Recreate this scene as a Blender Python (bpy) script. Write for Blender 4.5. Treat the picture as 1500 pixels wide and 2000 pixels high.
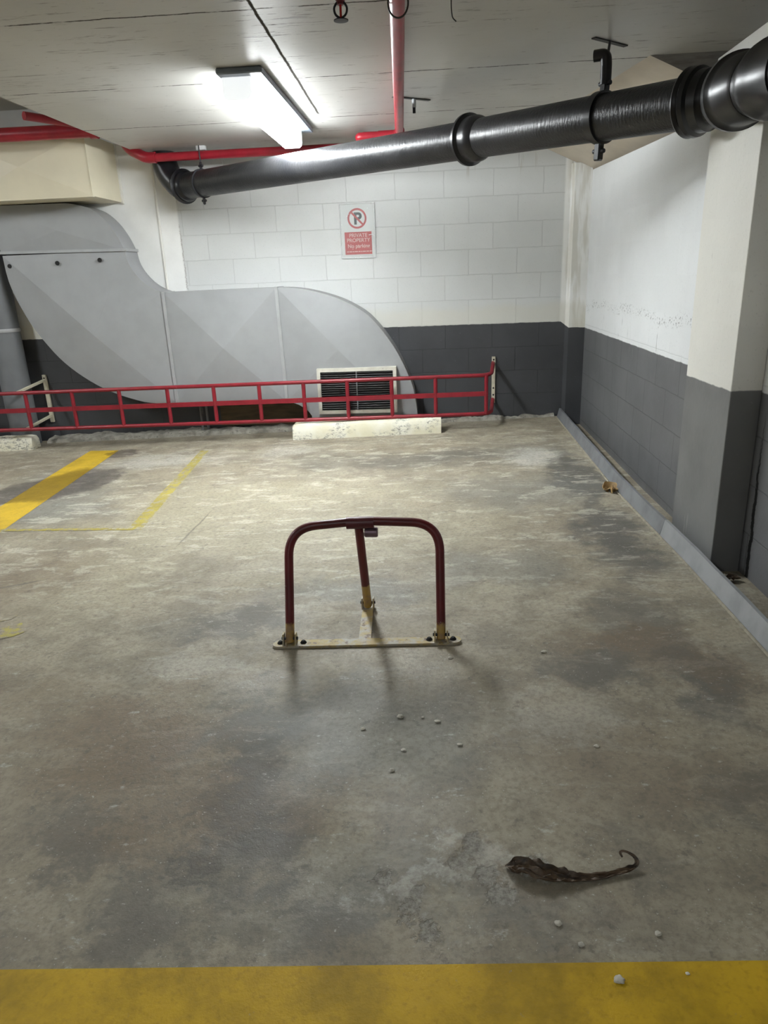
import bpy, bmesh, math, random
from mathutils import Vector, Matrix, noise as mnoise
random.seed(7)
D = bpy.data; SC = bpy.context.scene; COL = SC.collection
for o in list(D.objects): D.objects.remove(o)

# ------------------------------------------------------------------ camera
cam = D.cameras.new('camera'); cam.sensor_fit = 'VERTICAL'; cam.sensor_height = 36.0
cam.lens = 1375 * 36.0 / 2000; cam.clip_start = 0.02
co = D.objects.new('camera', cam); COL.objects.link(co)
RW = ((0.99725913, -0.01476844, -0.0724991), (0.06387004, -0.32278408, 0.94431513), (-0.03734762, -0.9463574, -0.32095611))
M4 = Matrix.Identity(4)
for i in range(3):
    M4[i][0] = RW[i][0]; M4[i][1] = -RW[i][1]; M4[i][2] = -RW[i][2]
M4[2][3] = 1.25
co.matrix_world = M4; SC.camera = co
# ------------------------------------------------------------------ world, exposure, light strengths
w = D.worlds.new('world'); SC.world = w; w.use_nodes = True
w.node_tree.nodes['Background'].inputs[0].default_value = (0.9, 0.95, 1, 1)
w.node_tree.nodes['Background'].inputs[1].default_value = 0.02
SC.view_settings.view_transform = 'Standard'; SC.view_settings.look = 'None'
SC.view_settings.gamma = 1; SC.view_settings.use_curve_mapping = False
SC.view_settings.exposure = 0.14
LAMP = 188.0         # batten diffuser in view
FILL_BACK = 35.0      # unseen batten copies behind the viewer, added as fill light
FILL_LEFT = 120.0     # unseen batten copy at left, added to brighten the left wall and duct
LAMP_COL = (0.94, 0.985, 1.0, 1)

CEIL = 2.23; YW = 6.28; XW = 1.285; SL = 0.025
def fz(x): return SL * (x - 1.1)

# ------------------------------------------------------------------ mesh helpers
class MB:
    def __init__(s): s.bm = bmesh.new()
    def poly(s, pts): return s.bm.faces.new([s.bm.verts.new(p) for p in pts])
    def box(s, a, b, bev=0, rot=None, seg=1):
        c = [(a[i] + b[i]) / 2 for i in range(3)]; d = [abs(b[i] - a[i]) for i in range(3)]
        t = bmesh.ops.create_cube(s.bm, size=1)
        m = Matrix.Translation(c) @ (rot.to_4x4() if rot else Matrix.Identity(4)) @ Matrix.Diagonal((*d, 1))
        bmesh.ops.transform(s.bm, matrix=m, verts=t['verts'])
        if bev:
            es = list({e for v in t['verts'] for e in v.link_edges})
            bmesh.ops.bevel(s.bm, geom=es, offset=bev, segments=seg, affect='EDGES', profile=0.5)
        return s
    def tube(s, path, r, n=16, closed=False, cap=True):
        P = [Vector(p) for p in path]; N = len(P); rings = []; u = None
        for i in range(N):
            if closed: t = (P[(i + 1) % N] - P[i - 1])
            else: t = P[min(i + 1, N - 1)] - P[max(i - 1, 0)]
            t.normalize()
            if u is None:
                u = t.orthogonal().normalized()
            else:
                u = (u - t * u.dot(t)).normalized()
            v = t.cross(u); rr = r[i] if isinstance(r, (list, tuple)) else r
            rings.append([s.bm.verts.new(P[i] + (u * math.cos(a) + v * math.sin(a)) * rr) for a in [2 * math.pi * k / n for k in range(n)]])
        for i in range(N if closed else N - 1):
            A = rings[i]; B = rings[(i + 1) % N]
            for k in range(n): s.bm.faces.new((A[k], A[(k + 1) % n], B[(k + 1) % n], B[k]))
        if cap and not closed:
            s.bm.faces.new(rings[0][::-1]); s.bm.faces.new(rings[-1])
        return s
    def lathe(s, p0, axis, prof, n=32):      # prof: (t along axis, radius)
        a = Vector(axis).normalized(); u = a.orthogonal().normalized(); v = a.cross(u); p0 = Vector(p0); rings = []
        for t, r in prof:
            rings.append([s.bm.verts.new(p0 + a * t + (u * math.cos(q) + v * math.sin(q)) * max(r, 1e-4)) for q in [2 * math.pi * k / n for k in range(n)]])
        for A, B in zip(rings, rings[1:]):
            for k in range(n): s.bm.faces.new((A[k], A[(k + 1) % n], B[(k + 1) % n], B[k]))
        s.bm.faces.new(rings[0][::-1]); s.bm.faces.new(rings[-1])
        return s
    def prism(s, pts, vec):                   # planar polygon pts extruded by vec
        a = [s.bm.verts.new(p) for p in pts]; b = [s.bm.verts.new(Vector(p) + Vector(vec)) for p in pts]
        n = len(pts); s.bm.faces.new(a); s.bm.faces.new(b[::-1])
        for k in range(n): s.bm.faces.new((a[k], b[k], b[(k + 1) % n], a[(k + 1) % n]))
        return s
    def build(s, name, mat, parent=None, smooth=35, bevel=0):
        bm = s.bm
        bmesh.ops.recalc_face_normals(bm, faces=bm.faces[:])
        if smooth:
            for f in bm.faces: f.smooth = True
            for e in bm.edges:
                if len(e.link_faces) == 2:
                    e.smooth = e.calc_face_angle(0) < math.radians(smooth)
        vs = [v.co.copy() for v in bm.verts]
        if parent is not None: org = parent_org(parent)
        else:
            org = Vector(((min(v.x for v in vs) + max(v.x for v in vs)) / 2, (min(v.y for v in vs) + max(v.y for v in vs)) / 2, min(v.z for v in vs)))
        for v in bm.verts: v.co -= org
        me = D.meshes.new(name); bm.to_mesh(me); bm.free()
        o = D.objects.new(name, me); COL.objects.link(o); me.materials.append(mat)
        if parent is not None: o.parent = parent
        else: o.location = org
        ORG[o.name] = org
        if bevel:
            b = o.modifiers.new('bevel', 'BEVEL'); b.width = bevel; b.segments = 2; b.limit_method = 'ANGLE'
        return o
ORG = {}
def parent_org(p): return ORG[p.name].copy()
def thing(name, loc, label, cat, group=None):
    o = D.objects.new(name, None); COL.objects.link(o); o.location = loc; o.empty_display_size = 0.05
    ORG[o.name] = Vector(loc); o['label'] = label; o['category'] = cat
    if group: o['group'] = group
    return o
def tag(o, label, cat, group=None):
    o['label'] = label; o['category'] = cat
    if group: o['group'] = group
    return o
def struct(o): o['kind'] = 'structure'; return o
def fillet(pts, r, n=8):
    P = [Vector(p) for p in pts]; out = [P[0]]
    for i in range(1, len(P) - 1):
        a = (P[i - 1] - P[i]); b = (P[i + 1] - P[i]); ri = r[i - 1] if isinstance(r, (list, tuple)) else r
        d = min(ri, a.length * 0.48, b.length * 0.48)
        p0 = P[i] + a.normalized() * d; p1 = P[i] + b.normalized() * d
        for k in range(n + 1):
            t = k / n; out.append(p0 * (1 - t) ** 2 + P[i] * 2 * t * (1 - t) + p1 * t * t)
    out.append(P[-1]); return out
def segs(p, q, n):
    p = Vector(p); q = Vector(q); return [p + (q - p) * (k / n) for k in range(n + 1)]

# ------------------------------------------------------------------ node helpers
class NT:
    def __init__(s, name):
        s.m = D.materials.new(name); s.m.use_nodes = True; s.t = s.m.node_tree; s.n = s.t.nodes; s.l = s.t.links
        s.b = s.n['Principled BSDF']; s.pos = s.n.new('ShaderNodeNewGeometry').outputs['Position']
    def put(s, sock, v):
        if hasattr(v, 'links'): s.l.new(v, sock)
        elif isinstance(v, tuple) and len(v) == 3 and sock.type == 'RGBA': sock.default_value = (*v, 1)
        else: sock.default_value = v
    def math(s, op, a, b=0.0, c=None, clamp=False):
        n = s.n.new('ShaderNodeMath'); n.operation = op; n.use_clamp = clamp
        s.put(n.inputs[0], a); s.put(n.inputs[1], b)
        if c is not None: s.put(n.inputs[2], c)
        return n.outputs[0]
    def vmath(s, op, a, b=(0, 0, 0), out=0):
        n = s.n.new('ShaderNodeVectorMath'); n.operation = op; s.put(n.inputs[0], a)
        if op == 'SCALE': s.put(n.inputs['Scale'], b)
        elif op != 'LENGTH': s.put(n.inputs[1], b)
        return n.outputs['Value' if op == 'LENGTH' else 0]
    def mapping(s, v, loc=(0, 0, 0), rot=(0, 0, 0), scale=(1, 1, 1), kind='POINT'):
        n = s.n.new('ShaderNodeMapping'); n.vector_type = kind; s.put(n.inputs[0], v)
        n.inputs[1].default_value = loc; n.inputs[2].default_value = rot; n.inputs[3].default_value = scale
        return n.outputs[0]
    def noise(s, v, scale, detail=6, rough=0.55, col=False, dist=0.0):
        n = s.n.new('ShaderNodeTexNoise'); s.put(n.inputs['Vector'], v); n.inputs['Scale'].default_value = scale
        n.inputs['Detail'].default_value = detail; n.inputs['Roughness'].default_value = rough; n.inputs['Distortion'].default_value = dist
        return n.outputs['Color' if col else 'Fac']
    def ramp(s, v, a, b, lo=0.0, hi=1.0, smooth=True):
        n = s.n.new('ShaderNodeMapRange'); n.interpolation_type = 'SMOOTHSTEP' if smooth else 'LINEAR'
        s.put(n.inputs[0], v); n.inputs[1].default_value = a; n.inputs[2].default_value = b; n.inputs[3].default_value = lo; n.inputs[4].default_value = hi
        return n.outputs[0]
    def mix(s, f, a, b, mode='MIX'):
        n = s.n.new('ShaderNodeMix'); n.data_type = 'RGBA'; n.blend_type = mode
        s.put(n.inputs[0], f); s.put(n.inputs[6], a); s.put(n.inputs[7], b); return n.outputs[2]
    def sep(s, v):
        n = s.n.new('ShaderNodeSeparateXYZ'); s.put(n.inputs[0], v); return n.outputs
    def comb(s, x, y, z):
        n = s.n.new('ShaderNodeCombineXYZ'); s.put(n.inputs[0], x); s.put(n.inputs[1], y); s.put(n.inputs[2], z); return n.outputs[0]
    def bump(s, h, strength=0.3, dist=0.01, prev=None):
        n = s.n.new('ShaderNodeBump'); s.put(n.inputs['Height'], h); n.inputs['Strength'].default_value = strength; n.inputs['Distance'].default_value = dist
        if prev is not None: s.l.new(prev, n.inputs['Normal'])
        return n.outputs[0]
    def done(s, col, rough=0.5, normal=None, metal=0.0, spec=0.5):
        s.put(s.b.inputs['Base Color'], col); s.put(s.b.inputs['Roughness'], rough); s.put(s.b.inputs['Metallic'], metal); s.put(s.b.inputs['Specular IOR Level'], spec)
        if normal is not None: s.l.new(normal, s.b.inputs['Normal'])
        return s.m

BLOBS = [(-0.53,1.52,0.10,0.26,0.75,"D"),(-0.57,1.79,0.17,0.15,0.50,"D"),(-0.42,1.34,0.09,0.15,0.60,"D"),(-0.67,1.14,0.14,0.15,0.50,"D"),(-0.56,1.29,0.05,0.03,0.60,"D"),(-0.93,1.35,0.12,0.07,0.45,"D"),(-0.94,1.67,0.31,0.26,0.60,"B"),(-0.42,1.60,0.11,0.11,0.35,"B"),(-0.32,1.48,0.16,0.09,0.35,"B"),(-0.69,1.42,0.16,0.15,0.40,"B"),(-1.32,2.00,0.22,0.13,0.25,"B"),(-0.80,2.48,0.27,0.12,0.55,"D"),(-0.33,2.71,0.37,0.13,0.45,"G"),(0.25,2.93,0.31,0.17,0.35,"G"),(0.52,2.10,0.18,0.14,0.60,"D"),(0.74,2.41,0.13,0.24,0.45,"D"),(0.86,2.05,0.09,0.25,0.65,"D"),(0.87,3.26,0.15,0.45,0.75,"D"),(0.88,4.34,0.11,0.75,0.75,"D"),(0.52,4.06,0.41,0.31,0.35,"G"),(-0.25,4.92,0.72,0.23,0.50,"D"),(0.49,5.08,0.36,0.18,0.40,"D"),(-0.89,5.18,0.24,0.13,0.30,"D"),(-1.25,3.80,0.61,0.43,0.55,"L"),(-1.52,3.08,0.24,0.60,0.40,"L"),(-0.63,3.19,0.41,0.34,0.45,"L"),(-0.00,3.49,0.42,0.32,0.40,"L"),(-1.09,4.28,0.74,0.29,0.45,"L"),(-0.47,4.09,0.50,0.26,0.35,"L"),(0.69,4.90,0.17,0.23,0.60,"W"),(-2.12,5.24,0.39,0.17,0.50,"W"),(0.10,2.63,0.19,0.12,0.30,"L"),(-0.86,2.15,0.17,0.11,0.30,"W"),(0.37,1.81,0.16,0.15,0.25,"W"),(-1.17,5.40,0.21,0.14,0.40,"W"),(0.70,2.26,0.19,0.07,0.40,"B"),(0.76,2.12,0.13,0.08,0.35,"B"),(0.94,2.08,0.08,0.19,0.40,"B"),(0.54,2.27,0.21,0.09,0.40,"B"),(-0.19,1.24,0.19,0.09,0.30,"G"),(0.04,1.14,0.32,0.08,0.35,"G"),(-0.28,1.11,0.22,0.07,0.35,"D"),(0.45,1.29,0.07,0.07,0.22,"D"),(0.74,1.47,0.07,0.11,0.35,"D"),(0.21,1.18,0.13,0.08,0.30,"B"),(0.53,1.58,0.23,0.16,0.30,"B"),(-2.65,4.50,0.39,0.66,0.40,"G"),(-1.94,2.99,0.29,0.31,0.35,"B"),(-2.33,4.02,0.28,0.26,0.40,"G"),(-0.24,1.78,0.36,0.25,0.50,"G"),(0.08,1.26,0.07,0.07,0.50,"W"),(-0.05,1.16,0.07,0.05,0.45,"W"),(0.21,1.27,0.05,0.03,0.60,"W")]  # floor stains; the wide G patch before the barrier also paints in its shadow
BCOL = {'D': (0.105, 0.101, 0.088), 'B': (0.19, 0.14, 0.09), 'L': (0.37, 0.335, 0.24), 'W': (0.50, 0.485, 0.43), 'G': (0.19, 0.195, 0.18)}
OIL = [(-2.82,4.55,0.24,0.29),(-2.63,4.68,0.25,0.42),(-2.45,4.75,0.16,0.29),(-2.60,5.58,0.12,0.15)]
SPALL = [(0.05,1.27,.035),(0.08,1.32,.04),(0.11,1.23,.03),(-0.07,1.14,.03),(-0.03,1.09,.03),(-0.05,1.18,.025),(0.21,1.26,.03),(-0.13,1.22,.02),(0.13,1.18,.03)]
def concrete(t):
    """worn grey concrete; returns colour and height sockets"""
    P = t.pos
    wob = t.vmath('SCALE', t.vmath('SUBTRACT', t.noise(P, 3.4, 9, 0.74, col=True), (0.5, 0.5, 0.5)), 0.78)
    Q = t.vmath('ADD', P, wob)
    n1 = t.noise(P, 1.1, 9, 0.6); n2 = t.noise(P, 5.0, 8, 0.65); n3 = t.noise(P, 60, 5, 0.7)
    nS = t.noise(t.mapping(P, scale=(1, 2.6, 1), rot=(0, 0, 0.35)), 4.2, 9, 0.7, dist=0.6)
    c = t.mix(t.ramp(n1, 0.35, 0.65), (0.305, 0.264, 0.192), (0.365, 0.328, 0.248))
    c = t.mix(t.ramp(n2, 0.42, 0.60, 0, 0.55), c, (0.175, 0.15, 0.112))
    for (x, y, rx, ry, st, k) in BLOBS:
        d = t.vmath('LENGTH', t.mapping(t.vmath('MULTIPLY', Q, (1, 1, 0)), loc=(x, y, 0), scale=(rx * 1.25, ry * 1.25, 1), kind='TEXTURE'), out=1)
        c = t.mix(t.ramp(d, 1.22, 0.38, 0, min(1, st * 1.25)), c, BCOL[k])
    # pale scraped laitance, strongest in the middle of the bay
    sy = t.sep(P)
    far = t.math('MULTIPLY', t.ramp(sy[1], 2.0, 3.6), t.ramp(sy[1], 6.2, 5.6))
    c = t.mix(t.math('MULTIPLY', t.ramp(nS, 0.53, 0.60, 0, 0.62), t.math('ADD', t.math('MULTIPLY', far, 0.8), 0.2)), c, (0.54, 0.51, 0.42))
    c = t.mix(t.ramp(t.noise(t.mapping(P, scale=(1, 2, 1)), 13, 7, 0.75), 0.60, 0.68, 0, 0.55), c, (0.55, 0.54, 0.48))
    c = t.mix(t.ramp(t.noise(P, 21, 7, 0.75), 0.56, 0.66, 0, 0.5), c, (0.10, 0.09, 0.08))
    c = t.mix(t.ramp(n3, 0.42, 0.66, 0.0, 0.42), c, (0.13, 0.115, 0.09))
    c = t.mix(t.ramp(t.noise(P, 130, 2, 0.5), 0.68, 0.75, 0, 0.5), c, (0.6, 0.58, 0.52))
    h = t.math('ADD', t.math('MULTIPLY', n3, 0.35), t.math('MULTIPLY', n2, 0.6))
    h = t.math('ADD', h, t.math('MULTIPLY', t.noise(P, 200, 2, 0.5), 0.1))
    # broken-out patches
    wob2 = t.vmath('SCALE', t.vmath('SUBTRACT', t.noise(P, 18, 5, 0.7, col=True), (0.5, 0.5, 0.5)), 0.13)
    Q2 = t.vmath('MULTIPLY', t.vmath('ADD', P, wob2), (1, 1, 0)); sm = 0.0
    for (x, y, r) in SPALL:
        d = t.vmath('LENGTH', t.vmath('SUBTRACT', Q2, (x, y, 0)), out=1)
        sm = t.math('MAXIMUM', sm, t.ramp(d, r, r * 0.55))
    rub = t.noise(P, 75, 5, 0.75)
    c = t.mix(t.math('MULTIPLY', sm, 0.75), c, t.mix(t.ramp(rub, 0.35, 0.65), (0.20, 0.19, 0.165), (0.46, 0.44, 0.39)))
    h = t.math('ADD', h, t.math('MULTIPLY', sm, t.math('SUBTRACT', t.math('MULTIPLY', rub, 2.4), 2.0)))
    for (x, y, rx, ry, rz) in [(-1.345, 3.64, 0.008, 0.32, -0.02), (-1.98, 2.91, 0.13, 0.012, 0.42), (-0.70, 5.62, 1.3, 0.01, 0.02)]:
        d = t.vmath('LENGTH', t.mapping(t.vmath('MULTIPLY', t.vmath('ADD', P, t.vmath('SCALE', wob, 0.05)), (1, 1, 0)), loc=(x, y, 0), rot=(0, 0, rz), scale=(rx, ry, 1), kind='TEXTURE'), out=1)
        c = t.mix(t.ramp(d, 1.1, 0.6, 0, 0.55), c, (0.09, 0.085, 0.075))
    return c, h
def oilstain(t, c):
    wob = t.vmath('SCALE', t.vmath('SUBTRACT', t.noise(t.pos, 9, 5, 0.6, col=True), (0.5, 0.5, 0.5)), 0.22)
    Q = t.vmath('MULTIPLY', t.vmath('ADD', t.pos, wob), (1, 1, 0)); m = 0.0
    for (x, y, rx, ry) in OIL:
        d = t.vmath('LENGTH', t.mapping(Q, loc=(x, y, 0), scale=(rx, ry, 1), kind='TEXTURE'), out=1)
        m = t.math('MAXIMUM', m, t.ramp(d, 1.15, 0.85))
    return t.mix(t.math('MULTIPLY', m, 0.8), c, t.mix(1.0, c, (0.36, 0.34, 0.36), 'MULTIPLY'))
def mat_floor():
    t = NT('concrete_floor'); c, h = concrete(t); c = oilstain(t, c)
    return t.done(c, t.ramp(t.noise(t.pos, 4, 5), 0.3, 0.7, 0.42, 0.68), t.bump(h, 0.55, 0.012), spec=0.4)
def mat_paint(name, col, wear, dirt, edge=None):
    t = NT(name); c, h = concrete(t)
    n = t.noise(t.pos, 26, 8, 0.7); n2 = t.noise(t.pos, 5.5, 7, 0.65)
    y = t.mix(t.ramp(n2, 0.35, 0.7, 0, dirt), col, tuple(v * 0.42 for v in col))
    y = t.mix(t.ramp(t.noise(t.pos, 70, 3), 0.5, 0.75, 0, 0.4), y, tuple(v * 0.5 for v in col))
    m = t.ramp(n, wear - 0.04, wear + 0.06)
    c = t.mix(m, y, c); c = oilstain(t, c)
    return t.done(c, 0.55, t.bump(h, 0.5, 0.01), spec=0.35)
def blockwork(t, u, v, z, dado, white, dark, blk_above=0.0, noblk=None):
    """painted concrete block: colour + height"""
    vec = t.comb(u, v, 0.0)
    wv = t.vmath('SCALE', t.vmath('SUBTRACT', t.noise(t.pos, 9, 4, 0.6, col=True), (0.5, 0.5, 0.5)), 0.012)
    br = t.n.new('ShaderNodeTexBrick'); t.put(br.inputs['Vector'], t.vmath('ADD', vec, wv)); br.inputs['Scale'].default_value = 1
    br.inputs['Mortar Size'].default_value = 0.004; br.inputs['Mortar Smooth'].default_value = 0.45; br.inputs['Brick Width'].default_value = 0.4
    br.inputs['Row Height'].default_value = 0.2012; br.inputs['Bias'].default_value = 0
    br.inputs['Color1'].default_value = (0.45, 0.45, 0.45, 1); br.inputs['Color2'].default_value = (0.55, 0.55, 0.55, 1); br.inputs['Mortar'].default_value = (0.5, 0.5, 0.5, 1)
    mort = br.outputs['Fac']
    if noblk is not None: mort = t.math('MULTIPLY', mort, noblk)
    wob = t.math('MULTIPLY', t.math('SUBTRACT', t.noise(t.pos, 14, 4), 0.5), 0.012)
    up = t.ramp(t.math('SUBTRACT', t.math('ADD', z, wob), dado), -0.003, 0.003)
    per = t.sep(br.outputs['Color'])[0]
    wc = t.mix(t.ramp(t.noise(t.pos, 2.2, 5), 0.3, 0.7), white, tuple(a * 0.93 for a in white))
    wc = t.mix(t.ramp(per, 0.45, 0.55, 0, 0.35), wc, tuple(a * 0.88 for a in white))
    wc = t.mix(t.ramp(t.noise(t.pos, 110, 3, 0.6), 0.60, 0.72, 0, 0.30), wc, tuple(a * 0.55 for a in white))
    dk = t.mix(t.ramp(t.noise(t.pos, 3.0, 5), 0.3, 0.7), dark, tuple(a * 0.8 for a in dark))
    dk = t.mix(t.ramp(t.noise(t.pos, 90, 3), 0.69, 0.74, 0, 0.25), dk, (0.35, 0.35, 0.35))
    wc = t.mix(t.math('MULTIPLY', mort, 0.34), wc, tuple(a * 0.6 for a in white)); dk = t.mix(t.math('MULTIPLY', mort, 0.55), dk, tuple(a * 0.45 for a in dark))
    c = t.mix(up, dk, wc)
    h = t.math('SUBTRACT', t.math('MULTIPLY', t.noise(t.pos, 120, 4, 0.7), 0.25), mort)
    return c, h, up
def mat_wall_back():
    t = NT('painted_block_back'); x, y, z = t.sep(t.pos)[:3]
    smooth = t.math('MULTIPLY', t.ramp(x, -2.13, -2.11), t.ramp(x, 1.09, 1.07))
    dado = t.ramp(x, 1.09, 1.15, 0.806, 0.757, False)
    lo = t.math('LESS_THAN', z, 0.8)
    nob = t.math('MAXIMUM', smooth, t.math('MULTIPLY', lo, t.ramp(x, 1.09, 1.07)))
    c, h, up = blockwork(t, t.math('ADD', x, -0.11), t.math('ADD', z, -0.0028), z, dado, (0.64, 0.65, 0.64), (0.062, 0.064, 0.069), noblk=nob)
    c = t.mix(t.math('MULTIPLY', t.math('SUBTRACT', 1.0, smooth), up), c, t.mix(t.ramp(t.noise(t.pos, 5, 5), 0.3, 0.7), (0.87, 0.87, 0.85), (0.81, 0.81, 0.79)))
    # beige salt bloom just above the dark band and drips under the ceiling
    bl = t.math('MULTIPLY', t.ramp(t.math('ADD', z, t.math('MULTIPLY', t.noise(t.pos, 4, 4), 0.16)), 1.07, 0.98), up)
    c = t.mix(t.math('MULTIPLY', bl, 0.55), c, (0.62, 0.60, 0.52))
    ds = t.math('MULTIPLY', t.ramp(t.noise(t.mapping(t.pos, scale=(30, 1, 1.3)), 1.0, 3), 0.62, 0.68), t.math('MULTIPLY', t.ramp(z, 1.92, 2.02), t.ramp(x, 0.2, 0.4)))
    c = t.mix(t.math('MULTIPLY', ds, 0.6), c, (0.33, 0.29, 0.22))
    st = t.math('MULTIPLY', t.ramp(t.math('ADD', x, t.math('MULTIPLY', t.noise(t.pos, 7, 4), 0.12)), 1.10, 1.20), up)
    c = t.mix(t.math('MULTIPLY', st, t.ramp(t.noise(t.mapping(t.pos, scale=(14, 14, 2)), 1.0, 4), 0.45, 0.6, 0, 0.5)), c, (0.52, 0.49, 0.40))
    # ragged joint between the column face and the first blocks
    jl = t.math('ABSOLUTE', t.math('ADD', t.math('ADD', x, 2.115), t.math('MULTIPLY', t.math('SUBTRACT', t.noise(t.pos, 22, 4, 0.8), 0.5), 0.05)))
    jm = t.math('MULTIPLY', t.ramp(jl, 0.006, 0.002), t.ramp(t.noise(t.pos, 12, 3), 0.42, 0.55))
    c = t.mix(t.math('MULTIPLY', jm, 0.6), c, (0.25, 0.22, 0.19))
    return t.done(c, 0.5, t.bump(h, 0.5, 0.006), spec=0.4)
def mat_wall_right():
    t = NT('painted_block_right'); x, y, z = t.sep(t.pos)[:3]
    low = t.ramp(z, 0.90, 0.74)
    c, h, up = blockwork(t, t.math('ADD', y, 0.2), t.math('ADD', z, 0.025), z, 0.753, (0.80, 0.815, 0.82), (0.150, 0.151, 0.156), noblk=low)
    ch = t.math('MULTIPLY', t.ramp(t.math('ABSOLUTE', t.math('SUBTRACT', z, t.math('ADD', 0.86, t.math('MULTIPLY', t.noise(t.pos, 3, 3), 0.2)))), 0.04, 0.012), t.ramp(t.noise(t.mapping(t.pos, scale=(1, 1, 1.4)), 55, 4, 0.7), 0.56, 0.62))
    vd = t.math('MULTIPLY', t.ramp(t.noise(t.mapping(t.pos, scale=(1, 24, 3)), 1.0, 4, 0.6), 0.66, 0.70), t.math('MULTIPLY', t.ramp(z, 0.98, 0.85), t.ramp(z, 0.55, 0.7)))
    c = t.mix(t.math('MULTIPLY', t.math('MAXIMUM', ch, vd), 0.85), c, (0.2, 0.2, 0.2))
    # stepped crack in the near wall
    cx = t.math('ADD', 2.775, t.math('ADD', t.math('MULTIPLY', z, 0.03), t.math('MULTIPLY', t.math('SUBTRACT', t.noise(t.comb(0, 0, z), 8, 5, 0.7), 0.5), 0.09)))
    wdt = t.math('MULTIPLY', t.ramp(z, 0.62, 0.25, 0.002, 0.013), t.ramp(z, 0.70, 0.62))
    ck = t.math('LESS_THAN', t.math('ABSOLUTE', t.math('SUBTRACT', y, cx)), wdt)
    c = t.mix(ck, c, (0.012, 0.012, 0.012)); h = t.math('SUBTRACT', h, t.math('MULTIPLY', ck, 3.0))
    return t.done(c, 0.48, t.bump(h, 0.45, 0.006), spec=0.4)
def mat_pillar():
    t = NT('painted_pillar'); x, y, z = t.sep(t.pos)[:3]
    zero = t.math('MULTIPLY', z, 0.0)
    c, h, up = blockwork(t, y, z, z, t.ramp(y, 2.8, 3.4, 0.762, 0.752, False), (0.80, 0.785, 0.73), (0.195, 0.195, 0.195), noblk=zero)
    c = t.mix(t.ramp(t.noise(t.mapping(t.pos, scale=(1, 20, 2.5)), 1.2, 4), 0.70, 0.74, 0, 0.5), c, (0.3, 0.29, 0.27))
    return t.done(c, 0.5, t.bump(t.noise(t.pos, 30, 5), 0.25, 0.004), spec=0.4)
def mat_ceiling(name='painted_concrete_soffit', base=(0.52, 0.51, 0.48), marks=True):
    t = NT(name); x, y, z = t.sep(t.pos)[:3]
    c = t.mix(t.ramp(t.noise(t.pos, 1.3, 6), 0.3, 0.7), base, tuple(a * 0.88 for a in base))
    st = t.noise(t.mapping(t.pos, scale=(2.2, 16, 1)), 2.0, 8, 0.72)
    pm = t.noise(t.pos, 1.9, 4)
    h = t.math('ADD', t.math('MULTIPLY', st, 0.6), t.math('MULTIPLY', t.noise(t.pos, 40, 3), 0.2))
    spec = 0.5
    if marks:
        c = t.mix(t.math('MULTIPLY', t.ramp(st, 0.57, 0.63), t.ramp(pm, 0.45, 0.58, 0, 0.7)), c, (0.16, 0.14, 0.12))
        c = t.mix(t.ramp(t.noise(t.mapping(t.pos, scale=(1, 3, 1)), 14, 5, 0.7), 0.655, 0.70, 0, 0.7), c, (0.10, 0.09, 0.08))
        wv = t.math('MULTIPLY', t.math('SUBTRACT', t.noise(t.pos, 6, 5, 0.7), 0.5), 0.03)
        br = t.noise(t.pos, 4, 5, 0.7); jm = 0.0
        for yy in (3.15, 4.17, 5.16, 2.12, 1.1):
            d = t.math('ABSOLUTE', t.math('SUBTRACT', t.math('ADD', y, wv), yy))
            jm = t.math('MAXIMUM', jm, t.math('MULTIPLY', t.ramp(d, 0.008, 0.003), t.ramp(br, 0.40, 0.55, 0.15, 1.0)))
        d = t.math('ABSOLUTE', t.math('ADD', t.math('ADD', x, t.math('MULTIPLY', wv, 0.6)), t.math('ADD', 0.665, t.math('MULTIPLY', t.math('SUBTRACT', y, 3.0), 0.02))))
        jx = t.math('MULTIPLY', t.ramp(d, 0.010, 0.004), t.ramp(y, 5.1, 5.0)); jm = t.math('MAXIMUM', jm, jx)
        fr = t.math('MULTIPLY', t.ramp(d, 0.16, 0.0), t.ramp(st, 0.58, 0.63)); jm = t.math('MAXIMUM', jm, t.math('MULTIPLY', t.math('MULTIPLY', fr, t.ramp(y, 4.3, 4.1)), 0.8))
        c = t.mix(t.math('MULTIPLY', jm, 0.92), c, (0.05, 0.045, 0.04)); spec = t.ramp(jm, 0.1, 0.7, 0.5, 0.0)
        rs = t.math('MULTIPLY', t.ramp(y, 5.75, 6.2), t.ramp(t.noise(t.mapping(t.pos, scale=(1, 3, 1)), 5, 5), 0.45, 0.65, 0, 0.5))
        c = t.mix(rs, c, (0.35, 0.30, 0.28))
    return t.done(c, t.ramp(pm, 0.3, 0.7, 0.36, 0.46), t.bump(h, 0.28, 0.006), spec=spec)
def mat_plain(name, col, rough=0.5, metal=0.0, var=0.2, scale=12, chips=None, chipth=0.68, bump=0.1, spec=0.5, bscale=60, vscale=(1, 1, 1)):
    t = NT(name)
    c = t.mix(t.ramp(t.noise(t.mapping(t.pos, scale=vscale), scale, 6), 0.35, 0.7), col, tuple(a * (1 - var) for a in col))
    if chips: c = t.mix(t.ramp(t.noise(t.pos, 45, 5, 0.7), chipth, chipth + 0.03), c, chips)
    return t.done(c, rough, t.bump(t.noise(t.pos, bscale, 4), bump, 0.004), metal, spec)
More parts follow.
